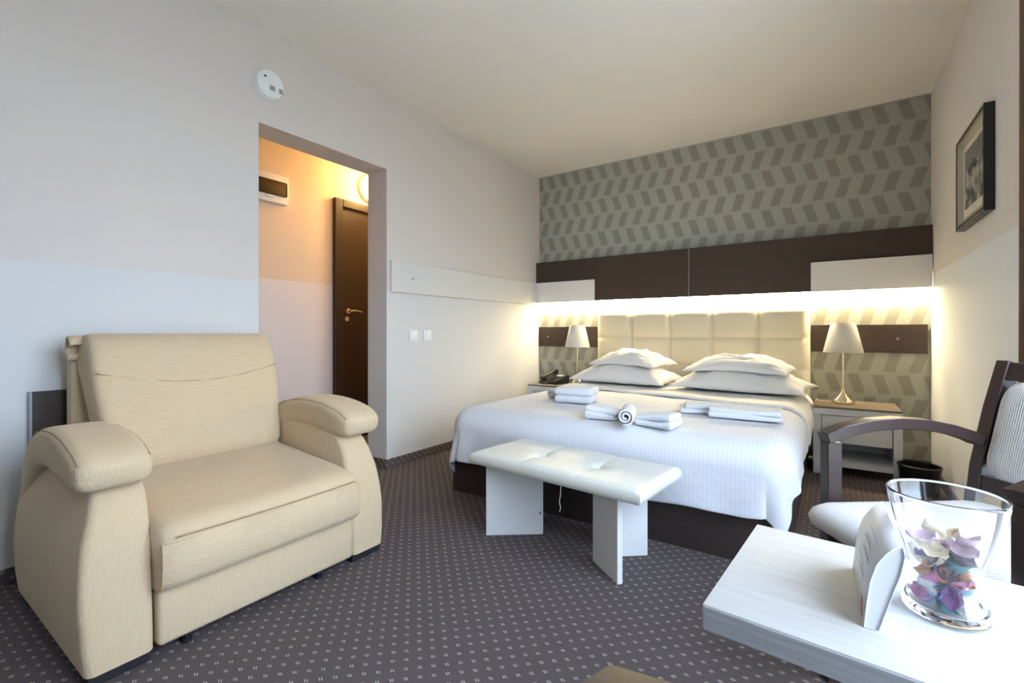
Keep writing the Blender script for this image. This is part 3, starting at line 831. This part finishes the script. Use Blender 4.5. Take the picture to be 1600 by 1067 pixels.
# ------------------------------------------------------------------ armchair
AC = empty('armchair', (.55, -3.41, 0)); tag(AC, 'wide beige upholstered armchair with arched arms by the left wall', 'armchair')
AX, AY = .55, -3.41
def AL(b): return W2L(b, AX, AY)
def arm(sgn):
    """sgn=+1 arm toward the doorway (+y), -1 arm near the camera. built in world then shifted"""
    yc = AY
    inner = .335; 
    outer = [(0, .488), (.10, .500), (.24, .506), (.36, .495), (.46, .470), (.52, .455)]
    xr = [(.03, .165), (.20, .160), (.33, .172), (.40, .192), (.45, .228), (.50, .285), (.55, .38), (.58, .52)]
    xf = [(.03, .955), (.12, .952), (.25, .942), (.36, .922), (.44, .900), (.49, .875), (.53, .82), (.57, .70)]
    rings = []
    zs = [.035, .05, .10, .16, .22, .28, .33, .37, .41, .44, .46, .48, .50, .52, .54, .56]
    for z in zs:
        a, c = interp(xr, z), interp(xf, z); y0 = inner+(.004 if z < .3 else .0); y1 = interp(outer, z)
        pts = rrect(a, c, y0, y1, .022, 5)
        rings.append([(p[0], yc+sgn*p[1], z) for p in pts])
    b = loft(rings)
    a_ = obj('arm_panel', AL(b), M_BEIGEV, AC, 55)
    # crescent pad sweeping over the top
    ctr = [(.178, .05, .05), (.172, .20, .06), (.190, .33, .08), (.245, .44, .10), (.325, .525, .115), (.43, .575, .125), (.54, .592, .13), (.65, .594, .132), (.74, .587, .13), (.81, .576, .126), (.86, .566, .118), (.900, .557, .098), (.928, .550, .060)]
    rings = []
    P = [Vector((c[0], 0, c[1])) for c in ctr]
    for i, c in enumerate(ctr):
        t = (P[min(i+1, len(P)-1)]-P[max(i-1, 0)]).normalized(); n_ = Vector((-t.z, 0, t.x))
        hw = interp([(0, .074), (.4, .085), (.75, .094), (1, .092)], i/(len(ctr)-1)); 
        if i == len(ctr)-1: hw = .08
        if i == len(ctr)-2: hw = .090
        mid = .417 if i > 4 else interp([(0, .407), (4, .415)], i)
        ring = []
        for q in rrect(-hw, hw, -c[2]/2, c[2]/2, min(.038, c[2]*.48), 6):
            p = P[i]+n_*q[1]
            ring.append((p.x, yc+sgn*(mid+q[0]), p.z))
        rings.append(ring)
    b = loft(rings)
    pd = obj('arm_pad', AL(b), M_BEIGEV, AC, 60)
    md = pd.modifiers.new('s', 'SUBSURF'); md.levels = 1; md.render_levels = 2
    # piping seam along the pad sides
    for s2 in (-1, 1):
        pts = []
        for i in range(4, len(ctr)-1):
            t = (P[min(i+1, len(P)-1)]-P[max(i-1, 0)]).normalized(); n_ = Vector((-t.z, 0, t.x))
            hw = interp([(0, .074), (.4, .085), (.75, .094), (1, .092)], i/(len(ctr)-1))-.0125
            p = P[i]+n_*(ctr[i][2]*.5-.0125)
            pts.append((p.x, yc+sgn*(.417+s2*hw), p.z))
        obj('piping', AL(tube(pts, .0022, 6)), M_SEAM, pd, True)
    # feet
    for fx in (.865, .19):
        b = box(fx, fx+.075, 0, 1, 0, .036, .003, 1)
        for v in b.verts: v.co.y = yc+sgn*(.345+v.co.y*.14)
        obj('foot', AL(b), M_BLACK2, AC)
arm(1); arm(-1)
# seat cushion
def cushion(x0, x1, y0, y1, prof, name, m, n=26, r=.05):
    pass
b = bmesh.new(); nxs, nys = 30, 34; topr = []
SX0, SX1, SY = .30, 1.005, .338
def seat_z(x, y):
    z = .452-.055*max(0, (x-.40)/.6)
    e_ = SX1-x
    z -= .045*math.exp(-max(0, e_)/.022)
    z -= .02*math.exp(-(SY-abs(y))/.02)
    z += .006*nz(x*5, y*5)-.010*math.exp(-((y)**2)/.06)*(.6 if x < .8 else .3)
    return z
rings = []
for j in range(nys+1):
    y = -SY+2*SY*j/nys
    prof = []
    for i in range(nxs+1):
        x = SX0+(SX1-SX0)*(1-(1-i/nxs)**1.6); prof.append((x, seat_z(x, y)))
    sq = 1-.02*math.exp(-(SY-abs(y))/.02)
    prof += [(SX1+.010, .345), (SX1+.014, .29), (SX1+.010, .235), (SX1-.002, .212), (SX1-.03, .203), (.60, .203), (SX0, .203)]
    rings.append([(.30+(p[0]-.30)*sq, AY+y, p[1]) for p in prof])
obj('seat_cushion', AL(loft(rings)), M_BEIGE, AC, 60)
# piping line along the seat front
pts = [(SX1+.006, AY-SY+.03+2*(SY-.03)*t, .360-.004*sin(t*pi)) for t in [i/20 for i in range(21)]]
obj('seat_piping', AL(tube(pts, .0020, 6)), M_SEAM, AC, True)
obj('front_rail', AL(box(.90, .962, AY-.334, AY+.334, .035, .200, .014, 3)), M_BEIGEV, AC, 40)
obj('bottom_frame', AL(box(.17, .90, AY-.332, AY+.332, .04, .198)), M_BLACK2, AC)
for yy in (AY-.25, AY+.2):
    obj('glide', AL(lathe([(.013, 0), (.013, .012), (.006, .014), (.006, .04)], 14, center=(.93, yy))), M_BLACK2, AC)
# back cushion
def backprof(bulge, y):
    t = (y+.34)/.68
    return [(.455, .415), (.440+bulge, .50), (.412+bulge, .60), (.385+bulge, .70), (.358+bulge*.8, .79), (.335, .86), (.305, .915), (.265, .942), (.215, .950), (.165, .940), (.128, .905), (.118, .86), (.130, .82), (.165, .80), (.20, .78), (.235, .68), (.265, .57), (.30, .42)]
rings = []
N = 30
for j in range(N+1):
    t = j/N; y = -.352+.704*t
    e_ = min(t, 1-t)*.70
    sq = 1-.35*math.exp(-e_/.012)
    cen = Vector((.30, .68))
    bl = .012*sin(pi*t)+.004*nz(t*9, 3)
    pr = backprof(bl, y)
    ring = []
    for i, p in enumerate(pr):
        mx = .27+(.68-p[1])*.30
        z = p[1]
        if z > .86: z = .86+(z-.86)*(.70+.30*sq)-0.0
        taper = 1-.10*max(0, (.62-p[1]))  # narrower between the arms
        x = mx+(p[0]-mx)*(.55+.45*sq)
        x += .004*nz(y*8, p[1]*6)
        ring.append((x, AY+.012+y*taper*interp([(.40, .93), (.60, .95), (.75, 1.0), (.95, .985)], p[1]), z))
    rings.append(ring)
o = obj('back_cushion', AL(loft(rings)), M_BEIGE, AC, 60)
md = o.modifiers.new('s', 'SUBSURF'); md.levels = 1; md.render_levels = 1
# seam curving across the back cushion
pts = []
for i in range(25):
    t = i/24; y = -.335+.67*t; z = .800-.050*sin(pi*t)**.9
    pts.append((.352+.012*sin(pi*t)+(.80-z)*.28, AY+.012+y, z))
obj('back_seam', AL(tube(pts, .0024, 6)), M_SEAM, AC, True)
# folded second mattress section hanging behind the back
rings = []
for j in range(15):
    t = j/14; y = -.350+.70*t; e_ = min(t, 1-t)*.7; sq = 1-.3*math.exp(-e_/.012)
    pr = rrect(.085, .085+.085*sq, .10, .905, .04, 5)
    rings.append([(p[0]+.02*max(0, (.9-p[1])), AY+.005+y, p[1]+.004*nz(y*6, p[0]*20)) for p in pr])
obj('back_flap', AL(loft(rings)), M_BEIGE, AC, 60)
# rolled fabric end at the top corner
b = bmesh.new()
sp = [(.172+(.036-.0030*k)*cos(k*.5+.9), .878+(.062-.0042*k)*sin(k*.5+.9)) for k in range(-1, 11)]
rows = [[b.verts.new((p[0], yy, p[1]+dz)) for p in sp] for yy, dz in ((AY-.362, -.004), (AY-.352, 0), (AY-.30, .0))]
for a, c in zip(rows, rows[1:]):
    for i in range(len(sp)-1): b.faces.new((a[i], a[i+1], c[i+1], c[i]))
o = obj('rolled_end', AL(b), M_BEIGE, AC, True); md = o.modifiers.new('t', 'SOLIDIFY'); md.thickness = .010; md.offset = 0

# ------------------------------------------------------------------ dining chairs
def make_chair():
    r = empty('dining_chair', (0, 0, 0))
    hw = .238
    def barxz(pts, hwid, y, name, th=.030, parent=r):
        # flat bar following (x,z) centreline, thickness th in profile, width 2*hwid in y
        P = [Vector((p[0], 0, p[1])) for p in pts]; rings = []
        for i, p in enumerate(P):
            t = (P[min(i+1, len(P)-1)]-P[max(i-1, 0)]).normalized(); n_ = Vector((-t.z, 0, t.x))*th/2
            rings.append([(p.x+n_.x*s_, y+hwid*w_, p.z+n_.z*s_) for s_, w_ in ((-1, -1), (-1, 1), (1, 1), (1, -1))])
        b = loft(rings); bmesh.ops.bevel(b, geom=[e_ for e_ in b.edges if not e_.is_boundary], offset=.002, segments=1, affect='EDGES', clamp_overlap=True)
        return obj(name, b, M_CHAIRW, parent, 40)
    for s in (-1, 1):
        y = s*hw
        obj('front_leg', box(.165, .205, y-.016, y+.016, 0, .652, .002, 1), M_CHAIRW, r)
        arc = [(.207, .664), (.15, .684), (.08, .698), (.0, .703), (-.08, .697), (-.15, .683), (-.205, .666), (-.235, .652)]
        barxz(arc, .021, y, 'armrest', .030)
        barxz([(-.30, 0), (-.262, .15), (-.235, .32), (-.228, .44), (-.245, .58), (-.285, .74), (-.325, .868)], .017, s*(hw-.002), 'back_leg', .040)
        obj('seat_rail', box(-.215, .165, y-.012, y+.012, .385, .447, .002, 1), M_CHAIRW, r)
    obj('seat_rail', box(.168, .192, -hw+.016, hw-.016, .38, .443, .002, 1), M_CHAIRW, r)
    obj('seat_rail', box(-.235, -.212, -hw+.016, hw-.016, .385, .447, .002, 1), M_CHAIRW, r)
    # seat cushion
    b = bmesh.new(); rings = []
    for z, gr in ((.446, -.012), (.454, .0), (.470, .004), (.486, -.002), (.498, -.016), (.506, -.045), (.510, -.09)):
        rings.append([(p[0], p[1], z) for p in rrect(-.215-gr*.6, .285+gr, -hw+.018-gr, hw-.018+gr, .06, 7)])
    o = obj('seat_pad', loft(rings), M_SEATF, r, 60)
    # back: rails and pad between the stiles
    def onb(z): return interp([(.44, -.228), (.58, -.245), (.74, -.285), (.868, -.325)], z)
    def rail(z0, z1, name):
        b = loft([[(onb(z)+dx, yy, z) for dx, yy in ((-.015, -hw+.014), (.015, -hw+.014), (.015, hw-.014), (-.015, hw-.014))] for z in (z0, (z0+z1)/2, z1)])
        obj(name, b, M_CHAIRW, r)
    rail(.82, .868, 'top_rail'); rail(.515, .56, 'lower_rail')
    rings = []
    for k, (dx, gr) in enumerate(((-.012, -.004), (.012, 0), (.026, -.010), (.034, -.035))):
        ring = []
        for p in rrect(-hw+.022-gr, hw-.022+gr, .560-gr, .820+gr, .045, 6):
            ring.append((onb(p[1])+dx, p[0], p[1]))
        rings.append(ring)
    obj('back_pad', loft(rings), M_SEATF, r, 60)
    return r
ch1 = make_chair()
tag(ch1, 'dark wooden armchair with grey ribbed upholstery by the right wall', 'chair', 'matching wooden dining chairs')
fa = atan2(-.598, -.80)
ch1.location = (2.57+.598*.238+.80*.185, -2.73-.80*.238+.598*.185, 0); ch1.rotation_euler = (0, 0, fa)
ch2 = copy_tree(ch1)
tag(ch2, 'wooden chair of which only an armrest corner shows at bottom edge', 'chair', 'matching wooden dining chairs')
fa2 = atan2(.336, -.944)
fx, fy = cos(fa2), sin(fa2); rx, ry = fy, -fx
cx, cy = 2.425, -3.919
ch2.location = (cx-fx*.205-rx*.259, cy-fy*.205-ry*.259, 0); ch2.rotation_euler = (0, 0, fa2)

# ------------------------------------------------------------------ small table with vase and card
TT = .58
tb_ = empty('side_table', (2.762, -3.462, 0), radians(-4.6)); tag(tb_, 'small bleached-oak table with thick top by the window', 'table')
obj('table_top', box(-.326, .36, -.171, .171, TT-.035, TT, .0025, 2), M_TABLE, tb_, 30)
obj('shaded_edge_strip', box(-.3245, .36, -.1725, -.170, TT-.034, TT-.002, .0008, 1), M_EDGE, tb_)  # front edge grain with its shade put into the colour
obj('leg_panel', box(-.17, -.14, -.13, .13, 0, TT-.036, .002, 1), M_DARK, tb_)
obj('leg_panel', box(.20, .23, -.13, .13, 0, TT-.036, .002, 1), M_DARK, tb_)
obj('stretcher', box(-.139, .199, -.012, .012, .10, .16, .002, 1), M_DARK, tb_)

FWD = Vector((-sin(YAW), cos(YAW), 0)); RGT = Vector((cos(YAW), sin(YAW), 0))
def at(px, py, z):
    """floor/table point under a photograph pixel at height z"""
    dep = F_PX*(CAM.z-z)/(py-519.0); return Vector((CAM.x, CAM.y, 0))+FWD*dep+RGT*((px-800)/F_PX*dep)+Vector((0, 0, z))
# standing card
P1, P3 = at(1349, 980, TT), at(1332, 888, TT)
d = P3-P1; Lc = d.length; ang = atan2(d.y, d.x)
card = empty('standing_card', (P1.x, P1.y, TT+.0005), ang); tag(card, 'white leaf-shaped standing info card beside the glass vase', 'card')
# local: x along the card, y to the left of that direction (card leans to -y)
sec_l = [(0, 0), (-.003, .03), (-.0065, .059), (-.013, .082), (-.0225, .098), (-.037, .113)]
sec_r = [(-.0395, .108), (-.041, .098), (-.037, .075), (-.0296, .050), (-.022, .022), (-.0155, 0)]
def curve_sheet(sec, x0, x1, bm=None):
    return loft([[(x0, s, z) for s, z in sec], [(x1, s, z) for s, z in sec]], False, False, bm)
o = obj('front_sheet', curve_sheet(sec_l, 0, Lc), M_CARD, card, True); md = o.modifiers.new('t', 'SOLIDIFY'); md.thickness = .0008
o = obj('rear_sheet', curve_sheet(sec_r, 0, Lc), M_CARD, card, True); md = o.modifiers.new('t', 'SOLIDIFY'); md.thickness = .0008
o = obj('end_flap', prism([(s, z) for s, z in sec_l+sec_r], 'x', .002, .003), M_CARD, card)
o = obj('base_flap', box(0, Lc, -.0155, 0, 0, .0006), M_CARD, card)
def lines_on(sec):
    # pale printed lines on the front sheet
    for k, (t0, z0) in enumerate(((.25, .092), (.30, .080), (.22, .067), (.34, .055), (.28, .043))):
        s = interp([(z, s_) for s_, z in sec], z0)
        bb = box(Lc*t0, Lc*(t0+.4-.03*k), s+.0012, s+.0016, z0-.0012, z0+.0012)
        obj('printed_line', bb, M_INK, card)
lines_on(sec_l)
obj('red_mark', box(.006, .014, .0006, .0012, .010, .034), M_RED, card)

# vase
vb = at(1477, 958, TT); VC = Vector((vb.x, vb.y, TT+.0005))
prof_o = [(.030, 0), (.043, .002), (.0455, .006), (.0445, .012), (.039, .026), (.0345, .042), (.034, .052), (.037, .066), (.043, .084), (.050, .105), (.056, .126), (.060, .146), (.0615, .158)]
prof_i = [(.0597, .158), (.0582, .146), (.0542, .126), (.0482, .105), (.0412, .084), (.0352, .066), (.0322, .052), (.0327, .042), (.037, .028), (.041, .018), (.040, .012), (.030, .0085), (.005, .008)]
va = empty('glass_vase', VC); tag(va, 'clear flared glass vase holding dried potpourri on the table', 'vase')
def smoothp(p, it=2):
    for _ in range(it):
        q = [p[0]]
        for a, c in zip(p, p[1:]): q += [(a[0]*.75+c[0]*.25, a[1]*.75+c[1]*.25), (a[0]*.25+c[0]*.75, a[1]*.25+c[1]*.75)]
        q.append(p[-1]); p = q
    return p
body = lathe(smoothp(prof_o, 1)+[(.0612, .1592), (.0604, .1594)]+smoothp(prof_i, 1), 72)
obj('vase_body', body, M_GLASS, va, True)

# potpourri pieces
PM = {n: mat('dried_'+n, c, .7, noise_s=90, noise_amt=.2) for n, c in dict(purple=srgb(150, 110, 160), mauve=srgb(196, 168, 180), cream=srgb(226, 206, 176), pink=srgb(214, 130, 176), teal=srgb(70, 130, 138), orange=srgb(214, 156, 104), white=srgb(236, 234, 230), plum=srgb(92, 62, 84), blue=srgb(120, 140, 176)).items()}
def petal(w, l, curl, seed, th=.0008):
    b = bmesh.new(); rows = []
    n = 7
    for j in range(n):
        v = j/(n-1); ww = w*sin(pi*min(.97, max(.06, v))**.8)*(1+.15*nz(v*5, seed)); row = []
        for i in range(5):
            u = -1+i/2
            row.append(b.verts.new((u*ww, (v-.5)*l, curl*(u*u*w*1.2)+curl*(v-.5)**2*l*1.4+.0015*nz(u*4, v*4, seed))))
        rows.append(row)
    for a, c in zip(rows, rows[1:]):
        for i in range(4): b.faces.new((a[i], a[i+1], c[i+1], c[i]))
    return b
def rbody(r, seed, flat=.8):
    b = bmesh.new(); bmesh.ops.create_icosphere(b, subdivisions=2, radius=r)
    for v in b.verts:
        k = 1+.3*nz(v.co.x*90, v.co.y*90, v.co.z*90+seed); v.co *= k; v.co.z *= flat
    return b
def rosebud(r, seed):
    b = bmesh.new()
    for k in range(6):
        p = petal(r*.8, r*1.8, .9, seed+k)
        bmesh.ops.rotate(p, verts=p.verts, cent=(0, 0, 0), matrix=Matrix.Rotation(radians(62), 3, 'X'))
        bmesh.ops.translate(p, verts=p.verts, vec=(0, -r*(.3+.1*k), 0))
        bmesh.ops.rotate(p, verts=p.verts, cent=(0, 0, 0), matrix=Matrix.Rotation(k*2.3, 3, 'Z'))
        b = merge(b, p)
    return b
def rin(z): return interp([(.008, .036), (.018, .038), (.028, .034), (.042, .030), (.052, .030), (.066, .033), (.084, .039), (.105, .045)], z)
rnd = random.Random(11)
LAB = dict(purple='dried purple petal lying in the glass vase', mauve='dried mauve petal lying in the glass vase', cream='dried cream petal lying in the glass vase', pink='bright pink dried petal in the glass vase', teal='teal wood chip lying in the glass vase', orange='dried orange rosebud in the glass vase', white='white seed pod lying in the glass vase', plum='dark plum dried petal in the glass vase', blue='greyish blue chip lying in the glass vase')
seq = ['white', 'purple', 'teal', 'blue', 'pink', 'white', 'plum', 'blue', 'white', 'teal', 'purple', 'white', 'white', 'teal', 'purple', 'blue', 'teal', 'white', 'purple', 'plum', 'pink', 'blue', 'plum', 'pink', 'teal', 'orange', 'orange', 'purple', 'plum', 'pink', 'blue', 'teal', 'orange', 'cream', 'plum', 'purple', 'teal', 'mauve', 'cream', 'plum', 'mauve', 'cream', 'mauve', 'blue', 'mauve', 'cream', 'mauve', 'mauve', 'cream']
for i, kn in enumerate(seq):
    z = .015+.085*(i/len(seq))**1.3
    a = i*2.39996+rnd.uniform(-.3, .3); sz = rnd.uniform(1.05, 1.4)
    if kn == 'white': b = rbody(.0095*sz, i); ext = .011; nm = 'seed_pod'
    elif kn == 'orange': b = rosebud(.0085*sz, i); ext = .013; nm = 'dried_rosebud'
    elif kn in ('teal', 'blue'): b = petal(.0075*sz, .024*sz, .25, i); ext = .012; nm = 'wood_chip'
    else: b = petal(.0115*sz, .028*sz, .5, i); ext = .0135; nm = 'dried_petal'
    ext *= sz
    rr = max(.003, rin(z)-ext-.001)*(1.0 if i % 3 else .45)
    o = obj(nm, b, PM[kn], None, True, VC+Vector((rr*cos(a), rr*sin(a), z)))
    tl = .9 if kn not in ('white', 'orange') else .4
    o.rotation_euler = (rnd.uniform(-tl, tl), rnd.uniform(-tl, tl), rnd.uniform(0, 6.28))
    if nm in ('dried_petal', 'wood_chip'):
        md = o.modifiers.new('t', 'SOLIDIFY'); md.thickness = .0007
    tag(o, LAB[kn], 'potpourri', kn+' pieces of potpourri in the vase')

# outside the balcony window: ground, plus unseen pale slab added to bounce daylight in
struct('bounce_slab_balcony', box(RW+.25, RW+1.75, -6.2, -1.0, -.12, -.02), M_BOUNCE)
struct('ground_outside', box(RW+.25, 30, -20, 15, -3.2, -3.1), M_GROUND)
